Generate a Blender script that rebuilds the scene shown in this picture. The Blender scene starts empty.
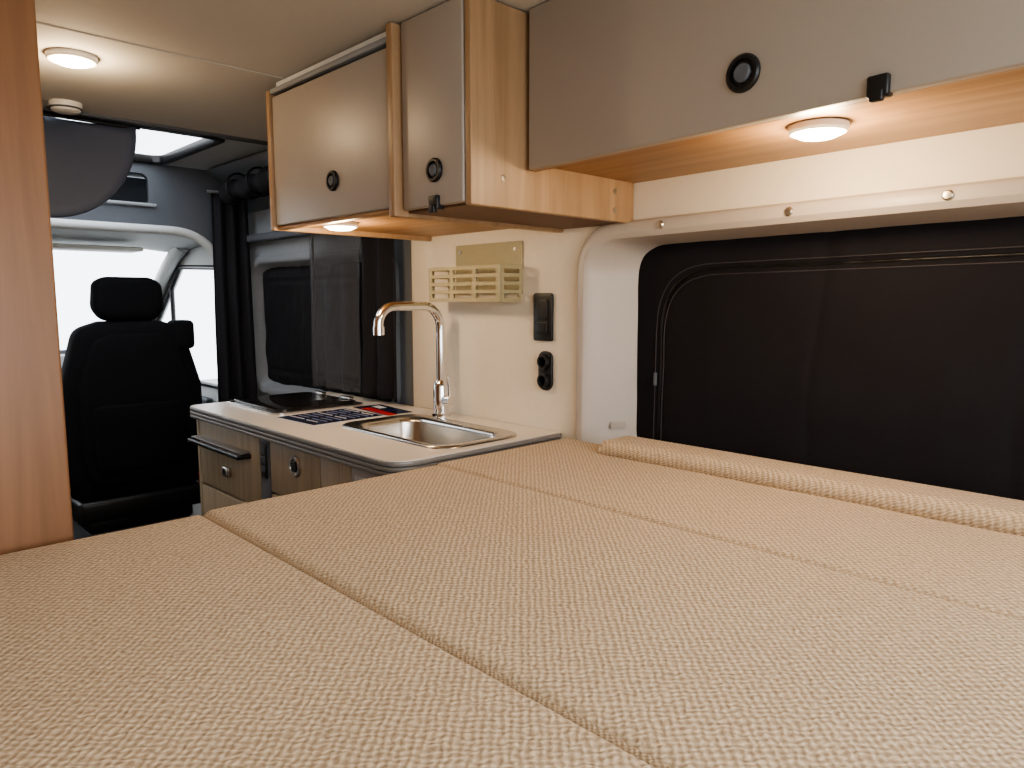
import bpy, bmesh, math, random
from mathutils import Vector, Matrix, noise
random.seed(3)
scene = bpy.context.scene
COL = scene.collection

# ------------------------------------------------------------ materials
def newmat(name):
    m = bpy.data.materials.new(name); m.use_nodes = True
    nt = m.node_tree
    b = nt.nodes.get('Principled BSDF')
    return m, nt, b
def srgb(r, g, b):
    f = lambda c: (c/255/12.92) if c/255 <= .04045 else ((c/255+.055)/1.055)**2.4
    return (f(r), f(g), f(b), 1)
def mat(name, col, rough=.5, metal=0, nscale=40, namt=.06, bump=.0, spec=.5):
    m, nt, b = newmat(name)
    tc = nt.nodes.new('ShaderNodeTexCoord')
    n = nt.nodes.new('ShaderNodeTexNoise'); n.inputs['Scale'].default_value = nscale; n.inputs['Detail'].default_value = 4
    nt.links.new(tc.outputs['Object'], n.inputs['Vector'])
    mx = nt.nodes.new('ShaderNodeMix'); mx.data_type = 'RGBA'
    mx.inputs[6].default_value = tuple(c*(1-namt) for c in col[:3])+(1,)
    mx.inputs[7].default_value = tuple(min(1, c*(1+namt)) for c in col[:3])+(1,)
    nt.links.new(n.outputs['Fac'], mx.inputs[0]); nt.links.new(mx.outputs[2], b.inputs['Base Color'])
    b.inputs['Roughness'].default_value = rough; b.inputs['Metallic'].default_value = metal
    b.inputs['Specular IOR Level'].default_value = spec
    if bump:
        bp = nt.nodes.new('ShaderNodeBump'); bp.inputs['Strength'].default_value = bump; bp.inputs['Distance'].default_value = .002
        nt.links.new(n.outputs['Fac'], bp.inputs['Height']); nt.links.new(bp.outputs['Normal'], b.inputs['Normal'])
    return m
def wood(name, c1, c2, scl=(30, 30, 1.6), rough=.42):
    m, nt, b = newmat(name)
    tc = nt.nodes.new('ShaderNodeTexCoord')
    mp = nt.nodes.new('ShaderNodeMapping'); mp.inputs['Scale'].default_value = scl
    nt.links.new(tc.outputs['Object'], mp.inputs['Vector'])
    n = nt.nodes.new('ShaderNodeTexNoise'); n.inputs['Scale'].default_value = 1; n.inputs['Detail'].default_value = 6; n.inputs['Roughness'].default_value = .65; n.inputs['Distortion'].default_value = .6
    nt.links.new(mp.outputs[0], n.inputs['Vector'])
    r = nt.nodes.new('ShaderNodeValToRGB'); r.color_ramp.elements[0].position = .3; r.color_ramp.elements[1].position = .7
    r.color_ramp.elements[0].color = c1; r.color_ramp.elements[1].color = c2
    nt.links.new(n.outputs['Fac'], r.inputs[0]); nt.links.new(r.outputs[0], b.inputs['Base Color'])
    b.inputs['Roughness'].default_value = rough
    bp = nt.nodes.new('ShaderNodeBump'); bp.inputs['Strength'].default_value = .12; bp.inputs['Distance'].default_value = .001
    nt.links.new(n.outputs['Fac'], bp.inputs['Height']); nt.links.new(bp.outputs['Normal'], b.inputs['Normal'])
    return m
def weave(name, c1, c2, c3, period=.0105, bump=.55):
    """basket weave: product of sines on slightly irregular coordinates + yarn colour noise, with shade painted into the hollows"""
    m, nt, b = newmat(name); N = nt.nodes.new; L = nt.links.new
    tc = N('ShaderNodeTexCoord')
    n1 = N('ShaderNodeTexNoise'); n1.inputs['Scale'].default_value = 70; n1.inputs['Detail'].default_value = 2
    L(tc.outputs['Object'], n1.inputs['Vector'])
    sub = N('ShaderNodeVectorMath'); sub.operation = 'SUBTRACT'; sub.inputs[1].default_value = (.5, .5, .5); L(n1.outputs['Color'], sub.inputs[0])
    sc = N('ShaderNodeVectorMath'); sc.operation = 'SCALE'; sc.inputs['Scale'].default_value = period*.75; L(sub.outputs[0], sc.inputs[0])
    ad = N('ShaderNodeVectorMath'); ad.operation = 'ADD'; L(tc.outputs['Object'], ad.inputs[0]); L(sc.outputs[0], ad.inputs[1])
    sp = N('ShaderNodeSeparateXYZ'); L(ad.outputs[0], sp.inputs[0])
    def mth(op, a, bb=None):
        x = N('ShaderNodeMath'); x.operation = op
        for i, q in enumerate((a, bb)):
            if q is None: continue
            if isinstance(q, (int, float)): x.inputs[i].default_value = q
            else: L(q, x.inputs[i])
        return x.outputs[0]
    k = 2*math.pi/period
    u = mth('SINE', mth('MULTIPLY', mth('ADD', sp.outputs[0], sp.outputs[2]), k))
    v = mth('SINE', mth('MULTIPLY', mth('ADD', sp.outputs[1], sp.outputs[2]), k))
    h = mth('ADD', mth('MULTIPLY', mth('MULTIPLY', u, v), .5), .5)
    n2 = N('ShaderNodeTexNoise'); n2.inputs['Scale'].default_value = 260; n2.inputs['Detail'].default_value = 3; L(tc.outputs['Object'], n2.inputs['Vector'])
    f = mth('ADD', mth('MULTIPLY', h, .45), mth('MULTIPLY', n2.outputs['Fac'], .55))  # height term paints shade into the weave hollows, noise varies the yarn
    r = N('ShaderNodeValToRGB'); cr = r.color_ramp
    cr.elements[0].color = c1; cr.elements[1].color = c3; cr.elements[0].position = .22; cr.elements[1].position = .78
    e = cr.elements.new(.5); e.color = c2
    L(f, r.inputs[0]); L(r.outputs[0], b.inputs['Base Color'])
    b.inputs['Roughness'].default_value = .95; b.inputs['Specular IOR Level'].default_value = .15
    b.inputs['Sheen Weight'].default_value = .1
    bp = N('ShaderNodeBump'); bp.inputs['Strength'].default_value = bump; bp.inputs['Distance'].default_value = .002
    hh = mth('ADD', h, mth('MULTIPLY', n2.outputs['Fac'], .5))
    L(hh, bp.inputs['Height']); L(bp.outputs['Normal'], b.inputs['Normal'])
    return m
def emis(name, col, s):
    m, nt, b = newmat(name)
    b.inputs['Base Color'].default_value = (.9, .9, .9, 1)
    b.inputs['Emission Color'].default_value = col; b.inputs['Emission Strength'].default_value = s
    return m
def transp(name, col, alpha, rough=.1):
    m, nt, b = newmat(name)
    b.inputs['Base Color'].default_value = col; b.inputs['Roughness'].default_value = rough
    t = nt.nodes.new('ShaderNodeBsdfTransparent'); mx = nt.nodes.new('ShaderNodeMixShader')
    mx.inputs[0].default_value = alpha
    out = nt.nodes['Material Output']
    nt.links.new(t.outputs[0], mx.inputs[1]); nt.links.new(b.outputs[0], mx.inputs[2]); nt.links.new(mx.outputs[0], out.inputs[0])
    return m

M_cream = mat('cream_wall', srgb(224, 214, 197), .8, nscale=60, namt=.04, bump=.25)
M_ceil = mat('ceiling_lining', srgb(206, 202, 193), .85, nscale=80, namt=.03)
M_taupe = mat('taupe_laminate', srgb(170, 162, 153), .42, .1, nscale=200, namt=.02)
M_oak = wood('oak', srgb(148, 118, 87), srgb(180, 148, 114))
M_oakh = wood('oak_horizontal', srgb(150, 112, 76), srgb(180, 142, 102), (30, 1.6, 30))
M_oakx = wood('oak_x', srgb(152, 118, 84), srgb(184, 150, 114), (1.8, 30, 30))
M_oakd = wood('oak_dark', srgb(114, 80, 54), srgb(144, 105, 74), (16, 16, .9))
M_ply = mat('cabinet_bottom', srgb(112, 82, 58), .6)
M_kwood = wood('kitchen_wood', srgb(158, 142, 118), srgb(188, 172, 148), (40, 40, 1.6))
M_edge = mat('worktop_edge', srgb(138, 136, 134), .4, .3)
M_top = mat('worktop_laminate', srgb(226, 218, 208), .35, nscale=250, namt=.04)
M_frame = mat('window_surround', srgb(180, 171, 162), .42, nscale=120, namt=.03, bump=.05)
M_grey = mat('grey_trim', srgb(142, 146, 151), .6)
M_dgrey = mat('dark_grey_trim', srgb(92, 96, 103), .65)
M_slate = mat('slate_blind', srgb(80, 87, 104), .6)
M_black = mat('black_plastic', srgb(24, 24, 26), .4)
M_fabric = mat('black_fabric', srgb(27, 25, 29), .85, nscale=400, namt=.3, bump=.3, spec=.25)
M_drape = mat('curtain_fabric', srgb(38, 37, 41), .85, nscale=400, namt=.3, bump=.2, spec=.25)
M_seat = mat('seat_fabric', srgb(24, 24, 28), .9, nscale=500, namt=.3, bump=.3, spec=.2)
M_zip = mat('zip_tape', srgb(14, 14, 16), .4, nscale=600, namt=.3)
M_thread = mat('seam_thread', srgb(60, 56, 60), .6, nscale=900, namt=.3)
M_chrome = mat('chrome', (.85, .85, .87, 1), .08, 1)
M_steel = mat('brushed_steel', (.62, .60, .57, 1), .25, 1, nscale=300, namt=.08)
M_screw = mat('screw_metal', (.5, .47, .42, 1), .35, 1)
M_white = mat('white_plastic', srgb(225, 222, 215), .4)
M_lgrey = mat('cab_lining', srgb(208, 211, 211), .6)
M_olive = mat('rack_olive', srgb(162, 153, 120), .5)
M_floor = wood('floor_vinyl', srgb(70, 60, 52), srgb(95, 84, 72), (12, 1.5, 12), .5)
M_blue = mat('print_blue', srgb(30, 38, 72), .25)
M_red = mat('print_red', srgb(200, 40, 30), .3)
M_paper = mat('paper', srgb(225, 225, 228), .5)
M_label = mat('label_print', srgb(170, 160, 150), .5, nscale=900, namt=.5)
M_ink = mat('print_text', srgb(130, 138, 165), .4)
M_ground = mat('asphalt', srgb(150, 150, 148), .9)
M_glass = transp('clear_glass', (.9, .95, 1, 1), .06, .03)
M_hobglass = mat('hob_glass', srgb(34, 30, 28), .08)
M_mesh = transp('mesh_fabric', srgb(88, 88, 92), .62, .8)
M_bed = weave('bed_weave', srgb(158, 136, 111), srgb(192, 170, 142), srgb(222, 203, 175))
M_bed2 = weave('bed_piping', srgb(158, 136, 111), srgb(186, 164, 136), srgb(210, 190, 162), .006)
M_lamp = emis('lamp_diffuser', (1, .80, .55, 1), 16)

# ------------------------------------------------------------ builders
def link(o):
    COL.objects.link(o); return o
def mesh_obj(name, vs, fs, m, smooth=False):
    me = bpy.data.meshes.new(name); me.from_pydata([tuple(v) for v in vs], [], fs); me.update()
    me.materials.append(m)
    bm = bmesh.new(); bm.from_mesh(me); bmesh.ops.recalc_face_normals(bm, faces=bm.faces); bm.to_mesh(me); bm.free()
    for p in me.polygons: p.use_smooth = smooth
    return link(bpy.data.objects.new(name, me))
def autosmooth(o, ang=.6):
    me = o.data
    for p in me.polygons: p.use_smooth = True
    bm = bmesh.new(); bm.from_mesh(me)
    for e in bm.edges:
        e.smooth = not (len(e.link_faces) == 2 and e.calc_face_angle(0) > ang)
    bm.to_mesh(me); bm.free(); return o
def box(name, x0, x1, y0, y1, z0, z1, m, bev=0, seg=3):
    bm = bmesh.new(); bmesh.ops.create_cube(bm, size=1)
    for v in bm.verts:
        v.co = Vector(((x0+x1)/2+v.co.x*(x1-x0), (y0+y1)/2+v.co.y*(y1-y0), (z0+z1)/2+v.co.z*(z1-z0)))
    if bev: bmesh.ops.bevel(bm, geom=bm.edges[:], offset=bev, segments=seg, profile=.5, affect='EDGES')
    me = bpy.data.meshes.new(name); bm.to_mesh(me); bm.free(); me.materials.append(m)
    o = link(bpy.data.objects.new(name, me))
    if bev: autosmooth(o, .7)
    return o
def rrect(u0, u1, v0, v1, r, n=8):
    pts = []
    for cx, cy, a0 in ((u1-r, v1-r, 0), (u0+r, v1-r, 90), (u0+r, v0+r, 180), (u1-r, v0+r, 270)):
        for i in range(n+1):
            a = math.radians(a0+90*i/n); pts.append((cx+r*math.cos(a), cy+r*math.sin(a)))
    return pts
def fillet(pts, rs, n=6):
    out = []; N = len(pts)
    if not isinstance(rs, (list, tuple)): rs = [rs]*N
    for i in range(N):
        p = Vector(pts[i]); a = Vector(pts[i-1]); b = Vector(pts[(i+1) % N]); r = rs[i]
        if r <= 0: out.append(tuple(p)); continue
        d1 = (a-p).normalized(); d2 = (b-p).normalized()
        ang = d1.angle(d2); t = min(r/math.tan(ang/2), (a-p).length*.49, (b-p).length*.49)
        s = p+d1*t; e = p+d2*t
        for k in range(n+1):
            u = k/n; out.append(tuple((1-u)**2*s+2*u*(1-u)*p+u*u*e))
    return out
def plate(name, outer, holes, plane, a, b, m, bev=0):
    cu = bpy.data.curves.new(name, 'CURVE'); cu.dimensions = '2D'; cu.fill_mode = 'BOTH'
    for loop in [outer]+list(holes):
        sp = cu.splines.new('POLY'); sp.points.add(len(loop)-1)
        for i, p in enumerate(loop): sp.points[i].co = (p[0], p[1], 0, 1)
        sp.use_cyclic_u = True
    h = abs(b-a)/2
    cu.extrude = max(h-bev, 1e-4)
    if bev: cu.bevel_depth = bev; cu.bevel_resolution = 2; cu.offset = -bev
    tmp = bpy.data.objects.new('tmp', cu); COL.objects.link(tmp)
    dg = bpy.context.evaluated_depsgraph_get(); dg.update()
    me = bpy.data.meshes.new_from_object(tmp.evaluated_get(dg)); bpy.data.objects.remove(tmp)
    c = (a+b)/2
    for v in me.vertices:
        x, y, z = v.co
        v.co = {'X': (c+z, x, y), 'Y': (x, c-z, y), 'Z': (x, y, c+z)}[plane]
    me.materials.clear(); me.materials.append(m); me.name = name
    bm = bmesh.new(); bm.from_mesh(me); bmesh.ops.remove_doubles(bm, verts=bm.verts, dist=1e-5)
    bmesh.ops.recalc_face_normals(bm, faces=bm.faces); bm.to_mesh(me); bm.free()
    o = link(bpy.data.objects.new(name, me))
    if bev: autosmooth(o, .7)
    return o
def tube(name, pts, r, m, cyclic=False, res=6, smooth=False):
    cu = bpy.data.curves.new(name, 'CURVE'); cu.dimensions = '3D'; cu.bevel_depth = r; cu.bevel_resolution = res; cu.use_fill_caps = True
    sp = cu.splines.new('NURBS' if smooth else 'POLY'); sp.points.add(len(pts)-1)
    for i, p in enumerate(pts): sp.points[i].co = (*p, 1)
    sp.use_cyclic_u = cyclic
    if smooth: sp.use_endpoint_u = True; sp.order_u = 3; cu.resolution_u = 8
    tmp = bpy.data.objects.new('tmp', cu); COL.objects.link(tmp)
    dg = bpy.context.evaluated_depsgraph_get(); dg.update()
    me = bpy.data.meshes.new_from_object(tmp.evaluated_get(dg)); bpy.data.objects.remove(tmp)
    me.materials.clear(); me.materials.append(m); me.name = name
    return autosmooth(link(bpy.data.objects.new(name, me)), .8)
def lathe(name, prof, c, axis, m, n=40):
    vs = []; fs = []
    for r, h in prof:
        for i in range(n):
            t = 2*math.pi*i/n; u, v = r*math.cos(t), r*math.sin(t)
            if axis == 'Z': p = (u, v, h)
            elif axis == '-Z': p = (u, v, -h)
            elif axis == '-X': p = (-h, u, v)
            elif axis == '-Y': p = (u, -h, v)
            vs.append((c[0]+p[0], c[1]+p[1], c[2]+p[2]))
    for k in range(len(prof)-1):
        for i in range(n):
            j = (i+1) % n
            fs.append((k*n+i, k*n+j, (k+1)*n+j, (k+1)*n+i))
    fs.append(tuple(range(n))); fs.append(tuple((len(prof)-1)*n+i for i in range(n)))
    return autosmooth(mesh_obj(name, vs, fs, m), .6)
def loft(name, loops, m, cap_end=False, cap_start=False, smooth=True, ang=.9):
    n = len(loops[0]); vs = [p for l in loops for p in l]; fs = []
    for k in range(len(loops)-1):
        for i in range(n):
            j = (i+1) % n; fs.append((k*n+i, k*n+j, (k+1)*n+j, (k+1)*n+i))
    if cap_end: fs.append(tuple((len(loops)-1)*n+i for i in range(n)))
    if cap_start: fs.append(tuple(range(n)))
    o = mesh_obj(name, vs, fs, m)
    if smooth: autosmooth(o, ang)
    return o
def sheet(name, f, nu, nv, m, thick=0):
    vs = [f(i/nu, j/nv) for j in range(nv+1) for i in range(nu+1)]
    fs = [(j*(nu+1)+i, j*(nu+1)+i+1, (j+1)*(nu+1)+i+1, (j+1)*(nu+1)+i) for j in range(nv) for i in range(nu)]
    o = mesh_obj(name, vs, fs, m, True)
    if thick:
        md = o.modifiers.new('s', 'SOLIDIFY'); md.thickness = thick
    return o
def warp(objs, f):
    for o in objs:
        for v in o.data.vertices: v.co = f(*v.co)
        o.data.update()
def group(name, parts):
    lo = Vector((1e9,)*3); hi = Vector((-1e9,)*3)
    for p in parts:
        if p.type == 'MESH':
            for v in p.data.vertices:
                w = p.matrix_world @ v.co
                for k in range(3): lo[k] = min(lo[k], w[k]); hi[k] = max(hi[k], w[k])
    e = bpy.data.objects.new(name, None); e.empty_display_size = .05
    e.location = ((lo[0]+hi[0])/2, (lo[1]+hi[1])/2, lo[2]); COL.objects.link(e)
    inv = Matrix.Translation(-e.location)
    for p in parts:
        p.parent = e; p.matrix_parent_inverse = inv
    return e

CEIL = 1.762
XW = 1.33
XL = -.55
# ------------------------------------------------------------ room shell
box('floor', XL-.02, 1.5, -.6, 4.75, -.06, 0, M_floor)
box('ground', -12, 14, -12, 16, -.52, -.5, M_ground)
box('wall_left', XL-.03, XL, -.6, 4.75, 0, CEIL+.05, M_cream)
WY0, WY1, WZ0, WZ1 = -.22, 1.14, .80, 1.408
plate('wall_right', [(-.6, 0), (1.82, 0), (1.82, CEIL), (-.6, CEIL)], [rrect(WY0+.012, WY1-.012, WZ0+.012, WZ1-.012, .085)], 'X', XW, XW+.02, M_cream)
box('wall_right_outer_skin', 1.47, 1.49, -.6, 3.2, 0, CEIL, M_grey)
box('ceiling', XL, 1.49, -.6, 2.38, CEIL, CEIL+.03, M_ceil)
for i, y in enumerate((.2, 1.68)):
    box('trim_%d' % (i+1), XL, XW-.01, y-.005, y+.005, CEIL-.002, CEIL+.002, M_ceil, .001, 1)
box('trim_3', XL, XW-.01, 2.365, 2.395, CEIL-.008, CEIL+.03, M_dgrey, .003, 2)
plate('ceiling_cab', [(XL, 2.39), (1.49, 2.39), (1.49, 3.2), (XL, 3.2)], [rrect(.12, 1.03, 2.44, 3.04, .05)], 'Z', CEIL+.01, CEIL+.03, M_lgrey)

# skylight
p = []
fr = lambda i, z: [(x, y, z) for x, y in rrect(.12+i, 1.03-i, 2.44+i, 3.04-i, .05)]
p.append(loft('frame', [fr(-.012, CEIL+.010), fr(-.012, CEIL-.002), fr(-.006, CEIL-.004), fr(.010, CEIL-.004), fr(.014, CEIL+.0), fr(.014, CEIL+.026), fr(-.02, CEIL+.032)], M_black))
p.append(box('glass', .11, 1.04, 2.43, 3.05, CEIL+.033, CEIL+.038, M_glass))
group('roof_skylight', p)
vs = lambda u, v: (.50+.25*v*math.cos(math.pi*(1+u)), 2.42+.05*(1-v*v)-.02*math.sin(math.pi*u), 1.750+.285*v*math.sin(math.pi*(1+u)))
b = sheet('panel', vs, 32, 10, M_slate, .012)
hb = tube('hanger_bar', [(.25, 2.42, 1.752), (.76, 2.42, 1.752)], .005, M_black)
group('folding_roof_blind', [b, hb])

# cab bulkhead shelf with arch
BY = 3.05
arch = fillet([(XL, 0), (XL, CEIL), (1.47, CEIL), (1.47, 0), (1.30, 0), (1.285, 1.0), (1.24, 1.515), (-.40, 1.515), (-.46, 1.0), (-.5, 0)],
              [0, 0, 0, 0, 0, .1, .20, .20, .1, 0], 10)
plate('wall_bulkhead', arch, [rrect(.30, .98, 1.60, 1.72, .03)], 'Y', BY, BY+.03, M_dgrey)
p = [box('shelf_floor', XL+.01, 1.44, BY+.03, BY+.38, 1.545, 1.56, M_grey, .004),
     box('shelf_back', XL+.01, 1.44, BY+.37, BY+.385, 1.56, CEIL-.005, M_dgrey),
     tube('shelf_lip', [(.28, BY-.004, 1.60), (1.0, BY-.004, 1.60)], .008, M_grey)]
group('overhead_cab_shelf', p)
ap = fillet([(1.275, 1.0), (1.232, 1.508), (-.39, 1.508), (-.45, 1.0)], [0, .20, .20, 0], 12)
tube('trim_4', [(x, BY+.0, z) for x, z in ap], .018, M_lgrey)
box('ceiling_cab_front', XL, 1.47, 3.2, 3.5, CEIL, CEIL+.03, M_grey)
vs = lambda u, v: (XL+u*(1.40-XL), BY+.03+v*.82, 1.535+.01*math.sin(v*3.1)-.03*v-.05*max(0, abs(u-.5)*2-.75)**1*2)
sheet('ceiling_headliner', vs, 24, 10, M_lgrey, .015)
for nm, x0, x1 in (('wall_cab_right', 1.37, 1.39), ('wall_cab_left', XL, XL+.02)):
    wn = fillet([(3.33, .82), (3.33, 1.38), (3.86, 1.40), (4.42, .98), (4.42, .82)], .05)
    plate(nm, [(3.08, 0), (4.75, 0), (4.75, .93), (3.95, 1.54), (3.08, 1.56)], [wn], 'X', x0, x1, M_lgrey)
wn = fillet([(3.33, .82), (3.33, 1.38), (3.86, 1.40), (4.42, .98), (4.42, .82)], .05)
p = [box('glass', 1.378, 1.383, 3.32, 4.43, .81, 1.41, M_glass),
     tube('seal', [(1.368, y, z) for y, z in wn], .012, M_black, True),
     tube('divider', [(1.37, 4.0, .82), (1.37, 4.0, 1.30)], .012, M_black),
     box('handle', 1.33, 1.365, 3.5, 3.75, .72, .76, M_dgrey, .01)]
group('window_1', p)
for i, x in enumerate((1.335, XL+.05)):
    t = tube('trim_%d' % (5+i), [(x, 3.72, 1.50), (x, 3.9, 1.44), (x, 4.25, 1.18), (x, 4.62, .90)], .035, M_lgrey, smooth=True)
g = mesh_obj('glass', [(XL, 3.88, 1.52), (1.38, 3.88, 1.52), (1.38, 4.71, .955), (XL, 4.71, .955)], [(0, 1, 2, 3)], M_glass)
bar = tube('top_seal', [(XL, 3.87, 1.51), (1.37, 3.87, 1.51)], .014, M_grey)
mir = box('mirror', .33, .55, 3.86, 3.88, 1.36, 1.43, M_black, .008)
mst = tube('mirror_stem', [(.44, 3.90, 1.49), (.44, 3.875, 1.42)], .008, M_black)
group('window_2', [g, bar, mir, mst])
group('sun_visor', [box('flap', .72, 1.12, 3.60, 3.78, 1.455, 1.475, M_white, .009), tube('rod', [(.72, 3.78, 1.475), (1.15, 3.78, 1.475)], .006, M_grey)])
box('wall_front', XL, 1.39, 4.72, 4.75, 0, .95, M_dgrey)
dash = fillet([(4.71, 0), (4.71, .93), (4.3, .945), (4.12, .88), (4.10, .72), (4.28, .6), (4.3, 0)], [0, .03, .06, .05, .04, .04, 0])
group('dashboard', [plate('body', dash, [], 'X', XL+.03, 1.365, M_black, .006),
                    box('glove_box', .85, 1.25, 4.085, 4.12, .73, .85, M_dgrey, .006),
                    box('centre_console', .25, .60, 4.0, 4.28, .35, .86, M_dgrey, .02)])

# ------------------------------------------------------------ rear window surround + blackout cover
def lp(y0, y1, z0, z1, r, x): return [(x, y, z) for y, z in rrect(y0, y1, z0, z1, r, 10)]
def ins(i, x, r=.10): return lp(WY0+i, WY1-i, WZ0+i, WZ1-i, r-i*.6, x)
sur = loft('surround', [ins(0, XW+.004), ins(0, 1.320), ins(.005, 1.311), ins(.014, 1.307), ins(.027, 1.308), ins(.038, 1.316),
                        lp(WY0+.06, WY1-.055, WZ0+.045, WZ1-.042, .085, 1.345), lp(WY0+.10, WY1-.090, WZ0+.05, WZ1-.046, .07, 1.40), lp(WY0+.115, WY1-.112, WZ0+.055, WZ1-.05, .065, 1.435)], M_frame, ang=.5)
cy0, cy1, cz0, cz1 = WY0+.085, WY1-.085, WZ0+.04, WZ1-.038
def cov(u, v):
    y = cy0+u*(cy1-cy0); z = cz0+v*(cz1-cz0)
    d = min(y-cy0, cy1-y, z-cz0, cz1-z)
    I1, IZ, r = .085, .072, .13
    di = min(y-(cy0+.08), (cy1-I1)-y, z-(cz0-.2), (cz1-IZ)-z)
    px = max(0, r-(y-(cy0+.08)), r-((cy1-I1)-y)); pz = max(0, r-((cz1-IZ)-z))
    di = min(di, r-math.hypot(px, pz)) if px > 0 and pz > 0 else di
    puff = .010*min(1, max(0, d)/.03)**.5
    puff += .009*(min(1, max(0, di)/.05)**.5)
    puff -= .005*math.exp(-(di/.006)**2)
    for s in (.33, .62): puff -= .0025*math.exp(-((u-s-.01*math.sin(v*5))/.008)**2)
    n = noise.noise(Vector((y*6, z*9, 1)))*.004+noise.noise(Vector((y*20, z*8, 5)))*.0025
    n += .0012*math.sin(y*150+4*noise.noise(Vector((y*8, z*8, 2))))*max(0, 1-abs(di)/.03)
    return (1.43-puff-n, y, z)
cv = sheet('blackout_cover', cov, 220, 90, M_fabric)
def seamline(name, I1, IZ, R, r, m):
    s = []
    path = fillet([(cy1-I1, cz0+.02), (cy1-I1, cz1-IZ), (cy0+.08, cz1-IZ), (cy0+.08, cz0+.02)], [0, R, R, 0], 12)
    full = []
    for a, b in zip(path, path[1:]):
        n = max(1, int(math.hypot(b[0]-a[0], b[1]-a[1])/.01))
        full += [(a[0]+(b[0]-a[0])*k/n, a[1]+(b[1]-a[1])*k/n) for k in range(n)]
    for u, v in full: s.append((cov((u-cy0)/(cy1-cy0), (v-cz0)/(cz1-cz0))[0]-.0012, u, v))
    return tube(name, s, r, m, res=3)
sm = seamline('zip', .085, .072, .14, .0035, M_zip)
sm2 = seamline('stitching', .097, .084, .135, .0012, M_thread)
sm3 = seamline('stitching', .073, .060, .145, .0012, M_thread)
pull = box('zip_pull', 1.398, 1.405, .970-.003, .970+.003, 1.035, 1.065, M_dgrey, .001)
scr = []
for (y, z) in ((.90, WZ1-.018), (.62, WZ1-.018), (.36, WZ1-.018), (.05, WZ1-.018)):
    scr.append(lathe('screw', [(.0085, 0), (.0085, .002), (.006, .005), (.001, .0055)], (1.3075, y, z), '-X', M_screw, 16))
lab = mesh_obj('label', [(1.360, 1.066, .925), (1.396, 1.048, .925), (1.396, 1.048, .940), (1.360, 1.066, .940)], [(0, 1, 2, 3)], M_label)
wp = [sur, cv, sm, sm2, sm3, pull]+scr
warp(wp, lambda x, y, z: (x, y, z+max(0, min(1, (z-1.1)/.2))*max(0, 1.03-y)*.012))
group('window_3', wp+[lab])

# ------------------------------------------------------------ sliding door side (grey) with window
SX = 1.36
plate('door_1', [(1.80, .02), (3.07, .02), (3.07, CEIL), (1.80, CEIL)], [rrect(1.95, 3.0, .86, 1.39, .09)], 'X', SX, SX+.02, M_grey)
def lp2(i, x): return [(x, y, z) for y, z in rrect(1.93+i, 3.02-i, .84+i, 1.41-i, .10-i*.5, 8)]
p = [loft('surround', [lp2(0, SX), lp2(.003, SX-.012), lp2(.02, SX-.014), lp2(.03, SX-.004), lp2(.05, SX+.05)], M_grey)]
def cov2(u, v):
    y = 1.96+u*1.03; z = .87+v*.51
    d = min(y-1.96, 2.99-y, z-.87, 1.38-z)
    return (SX+.05-.03*min(1, max(d, 0)/.06)**.5-.012*noise.noise(Vector((y*8, z*7, 3)))-.004*noise.noise(Vector((y*25, z*12, 7)))+.006*math.exp(-((d-.07)/.008)**2), y, z)
p.append(sheet('blackout_cover', cov2, 110, 60, M_drape))
group('window_4', p)
box('trim_7', 1.315, 1.36, 1.83, 3.04, 1.47, 1.50, M_dgrey, .008)
vs = lambda u, v: (1.36-.16*v*v, 1.83+u*1.21, 1.60+.16*v)
sheet('trim_8', vs, 2, 8, M_grey, .008)
def roll(u, v):
    a = v*2*math.pi; r = .042+.006*math.sin(u*22)+.004*noise.noise(Vector((u*9, a, 0)))
    return (1.235+r*math.cos(a), 2.33+u*.58, 1.675-.02*u+r*math.sin(a))
p = [sheet('roll', roll, 60, 24, M_drape)]
for k in range(3):
    y = 2.45+.18*k
    p.append(tube('strap', [(1.235+.052*math.cos(t*math.pi/8), y, 1.67+.052*math.sin(t*math.pi/8)) for t in range(16)], .004, M_black, True))
p.append(tube('rail', [(1.25, 2.30, 1.735), (1.25, 2.91, 1.735)], .007, M_grey))
group('rolled_door_blind', p)
def curt(x0, y0, x1, y1, z0, z1, amp, k, ph=0, flare=0):
    dx, dy = x1-x0, y1-y0; L = math.hypot(dx, dy); nx, ny = -dy/L, dx/L
    def f(u, v):
        w = amp*(.6+.4*(1-v))*math.sin(u*k+ph+.8*math.sin(v*2.2))+amp*.5*noise.noise(Vector((u*6, v*3, ph)))
        s = 1+flare*(1-v)
        uu = (u-.5)*s+.5
        return (x0+dx*uu+nx*w, y0+dy*uu+ny*w, z0+v*(z1-z0))
    return f
p = [sheet('drape', curt(1.19, 2.975, 1.325, 2.955, .60, 1.66, .014, 18, 0, .18), 60, 30, M_drape, .003),
     tube('hook_rail', [(1.17, 2.965, 1.665), (1.32, 2.96, 1.665)], .006, M_grey)]
group('cab_curtain', p)
p = [sheet('drape', curt(1.29, 1.835, 1.285, 2.04, .92, 1.50, .014, 15, 1), 60, 24, M_drape, .002),
     tube('rail', [(1.29, 1.83, 1.502), (1.29, 2.04, 1.502)], .005, M_grey)]
group('door_curtain', p)
group('mesh_fly_screen', [sheet('drape', curt(1.298, 2.06, 1.312, 2.40, .92, 1.49, .012, 18, 2), 70, 24, M_mesh),
                          tube('hem', [(1.316, 2.40, .92), (1.316, 2.40, 1.49)], .004, M_black)])

# ------------------------------------------------------------ bathroom partition
PY = 1.168
p = [box('end_panel', XL+.01, .246, PY, PY+.03, 0, CEIL-.004, M_oakd, .004),
     box('side_panel', .218, .243, PY+.03, 2.0, 0, CEIL-.004, M_oakd, .003),
     box('front_panel', XL+.01, .243, 2.0, 2.025, 0, CEIL-.004, M_oakd, .003)]
group('washroom_partition', p)

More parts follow.
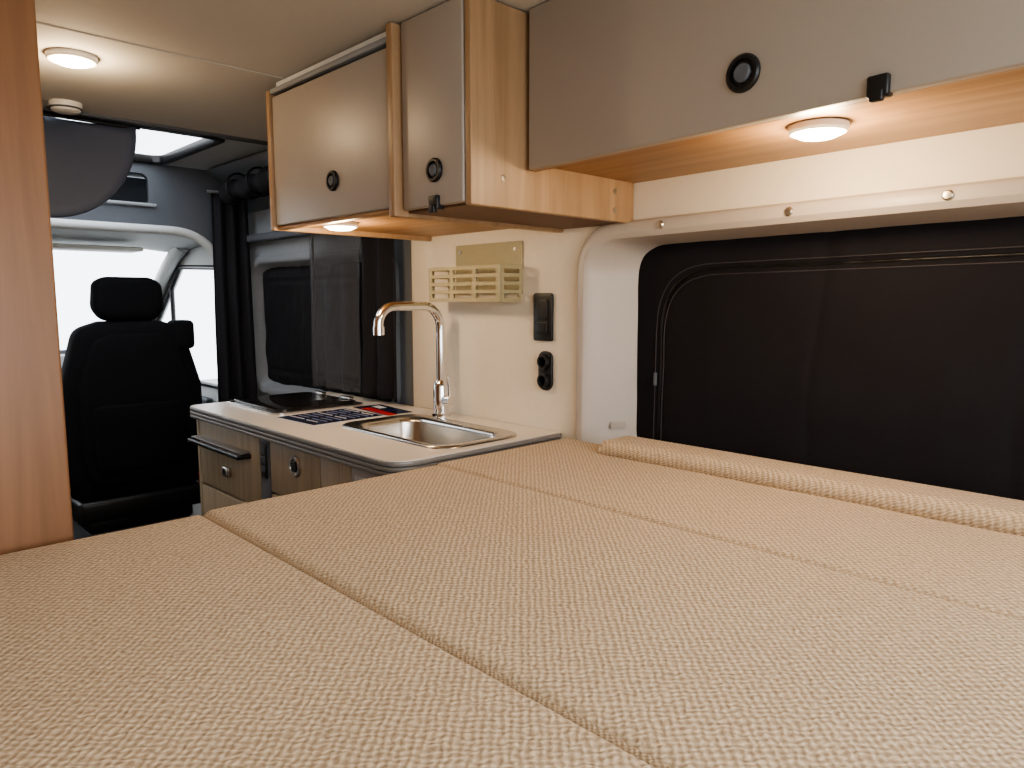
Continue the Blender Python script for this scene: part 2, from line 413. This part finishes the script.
# ------------------------------------------------------------ overhead cabinets
def ringlock(x, y, z, r=.024):
    return [lathe('lock_ring', [(r, 0), (r, .004), (r*.9, .007), (r*.72, .007), (r*.66, .002), (.001, .002)], (x, y, z), '-X', M_black, 32),
            lathe('lock_button', [(r*.5, 0), (r*.5, .006), (r*.42, .008), (.001, .008)], (x, y, z), '-X', M_dgrey, 24)]
def catch(x, y, z):
    return [box('catch', x-.010, x+.010, y-.013, y+.013, z-.004, z+.022, M_black, .003), box('catch_tab', x-.014, x-.004, y-.008, y+.008, z-.010, z+.004, M_black, .002)]
def lamp(x, y, z, r=.042, pw=4, col=(1, .74, .46)):
    a = lathe('lamp_rim', [(r, 0), (r, .008), (r*.93, .012), (r*.85, .012), (r*.85, .002)], (x, y, z), '-Z', M_white)
    b = lathe('lamp_diffuser', [(r*.85, .006), (r*.84, .013), (r*.6, .018), (.001, .020)], (x, y, z), '-Z', M_lamp)
    g = group('puck_lamp', [a, b])
    ld = bpy.data.lights.new('puck_bulb', 'POINT'); ld.energy = pw; ld.color = col; ld.shadow_soft_size = .03
    lo = link(bpy.data.objects.new('bulb', ld)); lo.location = (x, y, z-.052)
    lo.parent = g; lo.matrix_parent_inverse = Matrix.Translation(-g.location)
    return g
CT = CEIL-.003
NX = .955
p = [box('front_door', NX, NX+.018, -.50, .972, 1.474, CT, M_taupe, .002),
     box('bottom_board', NX+.018, XW-.002, -.50, .984, 1.489, 1.504, M_oakh, .001),
     box('front_rail', NX+.019, NX+.034, -.50, .984, 1.476, 1.4885, M_oakh, .002),
     box('rear_end', NX+.02, XW-.002, -.50, -.485, 1.507, CT, M_oakx)]
p += ringlock(NX, .53, 1.542, .026)+catch(NX+.002, .345, 1.474)
warp(p, lambda x, y, z: (x+((y-.38)*.045 if x < 1.2 else 0), y, z+(max(0, .98-y)*.012 if z < 1.6 else 0)))
group('overhead_cabinet', p)
MX = .856
p = [box('end_panel', MX-.004, XW-.002, .986, 1.002, 1.402, CT, M_oak, .002),
     box('front_door', MX-.006, MX+.010, 1.005, 1.188, 1.408, CT, M_taupe, .004),
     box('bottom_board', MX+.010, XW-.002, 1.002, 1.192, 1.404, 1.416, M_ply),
     box('inner_side', MX+.010, XW-.002, 1.176, 1.192, 1.416, CT, M_oak)]
p += ringlock(MX-.006, 1.085, 1.472, .022)+catch(MX-.004, 1.085, 1.404)
for x, z in ((.93, 1.455), (1.26, 1.425), (1.26, 1.465)):
    p.append(lathe('screw', [(.006, 0), (.006, .0015), (.001, .002)], (x, .986, z), '-Y', M_screw, 14))
group('overhead_cabinet', p)
p = [box('end_panel', MX-.022, XW-.002, 1.194, 1.214, 1.396, CT, M_oak, .003),
     box('far_end_panel', MX-.020, XW-.002, 1.715, 1.732, 1.405, 1.738, M_oak, .003),
     box('front_door', MX-.014, MX+.002, 1.218, 1.712, 1.415, 1.722, M_taupe, .004),
     box('top_rail', MX-.018, MX+.01, 1.216, 1.714, 1.728, 1.740, M_grey, .003),
     box('top_board', MX+.0, XW-.002, 1.215, 1.714, 1.742, CT, M_lgrey),
     box('bottom_board', MX+.004, XW-.002, 1.214, 1.715, 1.418, 1.430, M_oakh),
     box('bottom_rail', MX-.008, MX+.012, 1.215, 1.714, 1.406, 1.4145, M_oakh, .002)]
p += ringlock(MX-.014, 1.434, 1.492, .022)
group('overhead_cabinet', p)
lamp(1.11, .486, 1.494, .043, 4.4)
lamp(.925, 1.55, 1.418, .042, 3.0)
lamp(.450, 1.847, CEIL, .050, 3.0)
group('smoke_detector', [lathe('body', [(.04, 0), (.04, .010), (.034, .022), (.026, .026), (.001, .026)], (.535, 2.29, CEIL), '-Z', M_white),
                         lathe('vent_ring', [(.036, .010), (.039, .014), (.036, .018)], (.535, 2.29, CEIL), '-Z', M_dgrey)])

# ------------------------------------------------------------ kitchen unit
KX0, KY0, KY1, KZ = .822, 1.195, 2.33, .903
wt = lambda i: fillet([(KX0+i, KY0+i), (XW-.003, KY0+i), (XW-.003, KY1-i), (KX0+i, KY1-i)], [.07-i, 0, 0, .04], 8)
hs = rrect(.975, 1.225, 1.265, 1.665, .05)
p = [plate('edge_core', wt(.004), [hs], 'Z', .868, .900, M_dgrey),
     plate('edge_strip_low', wt(0), [hs], 'Z', .868, .877, M_edge, .002),
     plate('edge_strip_mid', wt(0), [hs], 'Z', .879, .888, M_edge, .002),
     plate('edge_strip_top', wt(0), [hs], 'Z', .890, .9005, M_edge, .002),
     plate('worktop', wt(.002), [hs], 'Z', .9005, KZ, M_top)]
FX = .846
p += [box('carcass', FX+.016, XW-.004, KY0+.035, KY1-.03, .08, .77, M_grey),
      box('plinth', FX+.05, XW-.01, KY0+.05, KY1-.05, 0.0, .08, M_black),
      box('near_side', FX+.002, XW-.004, KY0+.02, KY0+.035, .02, .868, M_taupe, .002),
      box('back', XW-.02, XW-.004, KY0+.035, KY1-.03, .77, .868, M_grey),
      box('front_upper', FX+.016, FX+.022, KY0+.035, KY1-.03, .77, .868, M_grey),
      box('far_side', FX, XW-.004, KY1-.03, KY1-.012, .02, .868, M_kwood, .002)]
def front(n, y0, y1, z0, z1, m=M_kwood): return box(n, FX, FX+.016, y0, y1, z0, z1, m, .003, 2)
p += [front('drawer_top', 1.872, 2.296, .66, .862), front('drawer_mid', 1.872, 2.296, .38, .654), front('drawer_low', 1.872, 2.296, .09, .374),
      front('switch_post', 1.812, 1.866, .09, .862, M_dgrey),
      front('door_upper', 1.545, 1.806, .722, .862), front('door_lower', 1.545, 1.806, .09, .716),
      front('stile', 1.405, 1.539, .09, .862), front('fridge_panel', 1.235, 1.399, .09, .862, M_taupe)]
rl = ringlock(FX, 1.66, .815, .028)
rl[0].data.materials[0] = M_steel; rl[1].data.materials[0] = M_black
p += rl
p.append(box('switch_plate', FX-.004, FX, 1.822, 1.856, .755, .85, M_black, .002))
for z in (.78, .805, .83): p.append(box('rocker', FX-.008, FX-.003, 1.829, 1.849, z-.009, z+.009, M_dgrey, .002))
p += [tube('towel_rail', [(FX+.002, 2.285, .80), (FX-.035, 2.285, .80), (FX-.035, 1.93, .80), (FX+.002, 1.93, .80)], .007, M_black),
      box('rail_shelf', FX-.03, FX, 1.93, 2.285, .808, .813, M_edge, .002),
      box('drawer_latch', FX-.014, FX, 2.06, 2.10, .715, .745, M_steel, .004), 
      box('fridge_display', FX-.003, FX, 1.262, 1.382, .812, .842, M_lgrey, .001)]
for y in (1.285, 1.31, 1.335, 1.36): p.append(lathe('fridge_button', [(.008, 0), (.008, .003), (.001, .004)], (FX-.003, y, .827), '-X', M_white, 16))
group('kitchen_unit', p)
def sl(i, z, r=.05): return [(x, y, z) for x, y in rrect(.965+i, 1.235-i, 1.225+i, 1.68-i, r, 8)]
snk = loft('bowl', [sl(0, KZ+.0005, .06), sl(.001, KZ+.004, .06), sl(.006, KZ+.006, .058), sl(.022, KZ+.004, .052), sl(.040, KZ-.002, .05), sl(.042, KZ-.01, .05), sl(.048, .79, .05), sl(.068, .775, .04)], M_steel, cap_end=True, ang=1.2)
dr = lathe('drain', [(.035, 0), (.035, .003), (.025, .004), (.02, .001), (.001, .001)], (1.10, 1.46, .7755), 'Z', M_chrome, 28)
group('sink', [snk, dr])
fx, fy = 1.265, 1.60
pts = [(fx, fy, KZ+.08), (fx, fy, 1.14)]
for k in range(1, 13):
    a = math.pi/2*k/12; pts.append((fx-.06+.06*math.cos(a), fy, 1.155+.062*math.sin(a)))
pts.append((fx-.155, fy, 1.217))
for k in range(1, 13):
    a = math.pi/2*k/12; pts.append((fx-.155-.05*math.sin(a), fy, 1.167+.05*math.cos(a)))
pts.append((fx-.205, fy, 1.158))
p = [tube('spout', pts, .0125, M_chrome, res=8),
     lathe('base', [(.028, 0), (.028, .006), (.022, .010), (.022, .085), (.019, .098), (.013, .105)], (fx, fy, KZ), 'Z', M_chrome),
     lathe('aerator', [(.015, 0), (.015, .022)], (fx-.205, fy, 1.142), 'Z', M_chrome, 24),
     tube('lever_hub', [(fx, fy-.015, KZ+.05), (fx, fy-.045, KZ+.05)], .014, M_chrome),
     tube('lever', [(fx, fy-.038, KZ+.05), (fx-.01, fy-.045, KZ+.12)], .005, M_chrome)]
group('faucet', p)
hl = lambda i, z: [(x, y, z) for x, y in rrect(.930+i, 1.235-i, 1.94+i, 2.30-i, .03, 6)]
p = [loft('steel_tray', [hl(0, KZ), hl(0, KZ+.005), hl(.004, KZ+.007), hl(.014, KZ+.007), hl(.018, KZ+.003)], M_steel, cap_end=True),
     loft('glass_lid', [hl(.016, KZ+.007), hl(.016, KZ+.013), hl(.018, KZ+.014)], M_hobglass, cap_end=True, cap_start=True),
     box('lid_hinge', 1.205, 1.225, 2.0, 2.06, KZ+.012, KZ+.022, M_steel, .003), box('lid_hinge', 1.205, 1.225, 2.17, 2.23, KZ+.012, KZ+.022, M_steel, .003)]
group('gas_hob', p)
def quad(n, c, w, h, ang, z, m):
    R = Matrix.Rotation(ang, 2); P = [Vector(c)+R@Vector(q) for q in ((-w/2, -h/2), (w/2, -h/2), (w/2, h/2), (-w/2, h/2))]
    return mesh_obj(n, [(q[0], q[1], z) for q in P]+[(q[0], q[1], z+.0008) for q in P], [(0, 1, 2, 3), (4, 5, 6, 7), (0, 1, 5, 4), (1, 2, 6, 5), (2, 3, 7, 6), (3, 0, 4, 7)], m)
p = [quad('sheet', (1.035, 1.815), .235, .20, .05, KZ+.0005, M_paper), quad('photo_block', (1.035, 1.815), .225, .19, .05, KZ+.0014, M_blue)]
for k in range(9):
    for q in range(2):
        p.append(quad('text_line', (.955+.022*k, 1.775+.085*q), .004, .055+.02*((k*3+q) % 2), .05, KZ+.0024, M_ink if k % 4 else M_paper))
group('brochure', p)
p = [quad('sheet', (1.215, 1.825), .095, .20, -.1, KZ+.0005, M_blue), quad('red_corner', (1.185, 1.80), .03, .17, -.1, KZ+.0014, M_red), quad('text_block', (1.235, 1.87), .025, .05, -.1, KZ+.0014, M_paper)]
group('brochure', p)

# ------------------------------------------------------------ wall rack and sockets
p = [plate('back_plate', rrect(1.335, 1.60, 1.25, 1.385, .004, 3), [], 'X', XW-.006, XW-.001, M_olive)]
rx0, rx1, ry0, ry1, rz0, rz1 = 1.245, XW-.006, 1.335, 1.625, 1.228, 1.322
cells = []
for c in range(3):
    a = ry0+.012+c*(ry1-ry0-.012)/3; bq = a+(ry1-ry0-.012)/3-.012
    for q in range(4):
        z = rz0+.010+q*.021; cells.append(rrect(a, bq, z, z+.012, .003, 2))
p.append(plate('front_grille', rrect(ry0, ry1, rz0, rz1, .004, 3), cells, 'X', rx0, rx0+.008, M_olive))
for y0 in (ry0, ry1-.006):
    cells = [rrect(rx0+.016, rx1-.008, rz0+.010+q*.021, rz0+.022+q*.021, .003, 2) for q in range(4)]
    p.append(plate('side_grille', rrect(rx0+.008, rx1, rz0, rz1, .001, 2), cells, 'Y', y0, y0+.006, M_olive))
p.append(box('bottom', rx0+.008, rx1, ry0+.006, ry1-.006, rz0, rz0+.005, M_olive))
for y in (1.36, 1.58): p.append(lathe('screw', [(.005, 0), (.005, .002), (.001, .002)], (XW-.006, y, 1.365), '-X', M_screw, 12))
group('wall_storage_rack', p)
p = [plate('faceplate', rrect(1.225, 1.290, 1.130, 1.25, .006, 4), [], 'X', XW-.010, XW-.001, M_black, .003),
     plate('switch_rocker', rrect(1.238, 1.277, 1.185, 1.235, .004, 3), [], 'X', XW-.014, XW-.010, M_black, .002),
     plate('switch_lower', rrect(1.238, 1.277, 1.148, 1.178, .004, 3), [], 'X', XW-.014, XW-.010, M_black, .002)]
group('light_switch', p)
p = [plate('faceplate', rrect(1.225, 1.272, 1.005, 1.105, .02, 6), [], 'X', XW-.010, XW-.001, M_black, .003)]
for z in (1.03, 1.078): p.append(lathe('socket_ring', [(.019, 0), (.019, .010), (.015, .013), (.012, .013), (.010, .002), (.001, .002)], (XW-.008, 1.2485, z), '-X', M_black, 28))
group('power_socket', p)

# ------------------------------------------------------------ bed
def axis_pts(a, b, r):
    fr = [0, .04, .12, .25, .42, .62, .85, 1.1]
    L = [a+r*f for f in fr]; R = [b-r*f for f in fr][::-1]
    n = max(2, int((R[0]-L[-1])/.03)); M = [L[-1]+(R[0]-L[-1])*i/n for i in range(1, n)]
    return L+M+R
def cushion(name, x0, x1, y0, y1, zt, h, r, seed):
    X = axis_pts(x0, x1, r); Y = axis_pts(y0, y1, r); nx, ny = len(X), len(Y); vs = []; fs = []
    for y in Y:
        for x in X:
            ax = max(0, r-min(x-x0, x1-x)); ay = max(0, r-min(y-y0, y1-y)); e = min(r, math.hypot(ax, ay))
            z = zt-(r-math.sqrt(max(0, r*r-e*e)))
            inn = min(1, min(x-x0, x1-x, y-y0, y1-y)/.12)
            z += .004*(inn-1)+.004*noise.noise(Vector((x*5, y*5, seed)))*inn
            vs.append((x, y, z))
    for j in range(ny-1):
        for i in range(nx-1): fs.append((j*nx+i, j*nx+i+1, (j+1)*nx+i+1, (j+1)*nx+i))
    per = [i for i in range(nx)]+[j*nx+nx-1 for j in range(1, ny)]+[(ny-1)*nx+i for i in range(nx-2, -1, -1)]+[j*nx for j in range(ny-2, 0, -1)]
    base = len(vs)
    for i in per: vs.append((vs[i][0], vs[i][1], zt-h))
    n = len(per)
    for k in range(n): fs.append((per[k], per[(k+1) % n], base+(k+1) % n, base+k))
    fs.append(tuple(base+k for k in range(n)))
    return mesh_obj(name, vs, fs, M_bed, True)
BT = .902; BF = 1.150
p = [cushion('cushion_left', XL+.01, .4190, -.52, BF-.005, BT-.001, .11, .012, 1),
     cushion('cushion_middle', .4194, .8946, -.52, BF, BT+.002, .11, .014, 2),
     cushion('cushion_right', .8950, 1.303, -.52, BF+.01, BT+.001, .11, .012, 3)]
p.append(tube('piping', [(.8948, -.5, BT-.0085), (.8948, BF-.02, BT-.0085), (.8948, BF-.002, BT-.018)], .0045, M_bed2))
p.append(tube('piping', [(.4192, -.5, BT-.0095), (.4192, BF-.02, BT-.0095), (.4192, BF-.006, BT-.020)], .0045, M_bed2))
p += [box('bed_base', XL+.01, 1.303, -.52, BF-.02, .76, .788, M_oakx, .002), box('base_panel', XL+.02, 1.29, BF-.045, BF-.025, 0, .76, M_kwood, .002),
      box('base_panel_rear', XL+.02, 1.29, -.5, -.48, 0, .76, M_kwood, .002)]
p.append(cushion('window_bolster', 1.20, 1.304, -.52, .975, .936, .034, .016, 4))
group('bed', p)

# ------------------------------------------------------------ cab seat
SXc, SY = .915, 3.12
def back(w, z0, z1, tw): return fillet([(SXc-w*.86, z0), (SXc-w, z0+.12), (SXc-w, z0+(z1-z0)*.62), (SXc-tw, z1-.03), (SXc-tw*.55, z1), (SXc+tw*.55, z1), (SXc+tw, z1-.03), (SXc+w, z0+(z1-z0)*.62), (SXc+w, z0+.12), (SXc+w*.86, z0)], .07)
p = [plate('backrest', back(.265, .44, 1.15, .20), [], 'Y', SY, SY+.13, M_seat, .04),
     plate('backrest_shell', back(.215, .50, 1.10, .16), [], 'Y', SY-.018, SY+.02, M_seat, .015),
     plate('map_pocket', rrect(SXc-.17, SXc+.17, .56, .82, .03), [], 'Y', SY-.03, SY-.01, M_seat, .008),
     plate('headrest', fillet([(SXc-.10, 1.150), (SXc-.135, 1.20), (SXc-.125, 1.305), (SXc-.08, 1.325), (SXc+.08, 1.325), (SXc+.125, 1.305), (SXc+.135, 1.20), (SXc+.10, 1.150)], .06), [], 'Y', SY+.01, SY+.11, M_seat, .035),
     tube('post', [(SXc-.06, SY+.06, 1.10), (SXc-.06, SY+.06, 1.2)], .007, M_steel), tube('post', [(SXc+.06, SY+.06, 1.10), (SXc+.06, SY+.06, 1.2)], .007, M_steel),
     box('seat_cushion', SXc-.25, SXc+.25, SY+.08, SY+.58, .44, .57, M_seat, .05, 5),
     box('seat_frame', SXc-.24, SXc+.24, SY-.02, SY+.50, .36, .45, M_black, .02),
     box('swivel_plate', SXc-.2, SXc+.2, SY+.02, SY+.46, .31, .36, M_black, .01),
     box('pedestal', SXc-.19, SXc+.19, SY+.0, SY+.44, 0, .31, M_dgrey, .01),
     box('armrest', SXc-.315, SXc-.262, SY+.06, SY+.40, .70, .76, M_seat, .02),
     box('armrest', SXc+.262, SXc+.315, SY+.06, SY+.40, .70, .76, M_seat, .02),
     box('belt_guide', SXc+.15, SXc+.235, SY-.015, SY+.09, 1.03, 1.15, M_seat, .02),
     tube('recline_wheel', [(SXc+.255, SY+.08, .47), (SXc+.29, SY+.08, .47)], .045, M_black),
     box('buckle', SXc+.22, SXc+.25, SY-.03, SY+.0, .40, .50, M_red, .005)]
group('cab_seat', p)

# ------------------------------------------------------------ lights & world
w = bpy.data.worlds.new('World'); scene.world = w; w.use_nodes = True
bg = w.node_tree.nodes['Background']; bg.inputs[0].default_value = (.90, .95, 1, 1); bg.inputs[1].default_value = 4.5
def area(name, loc, rot, sx, sy, e, col):
    l = bpy.data.lights.new(name, 'AREA'); l.shape = 'RECTANGLE'; l.size = sx; l.size_y = sy; l.energy = e; l.color = col
    o = link(bpy.data.objects.new(name, l)); o.location = loc; o.rotation_euler = rot; return o
area('rear_daylight', (.3, -1.6, 1.9), (math.radians(70), 0, 0), 2.2, 1.6, 24, (1, .96, .91))

# ------------------------------------------------------------ camera
cam = bpy.data.cameras.new('camera'); co = link(bpy.data.objects.new('camera', cam))
cam.sensor_width = 36; cam.lens = 36*720/1024; cam.clip_start = .02
co.location = (0, 0, 1.233); co.rotation_euler = (math.radians(90-6.65), 0, math.radians(-44))
scene.camera = co
scene.view_settings.view_transform = 'AgX'
scene.view_settings.look = 'AgX - Medium High Contrast'
scene.view_settings.exposure = 0.0
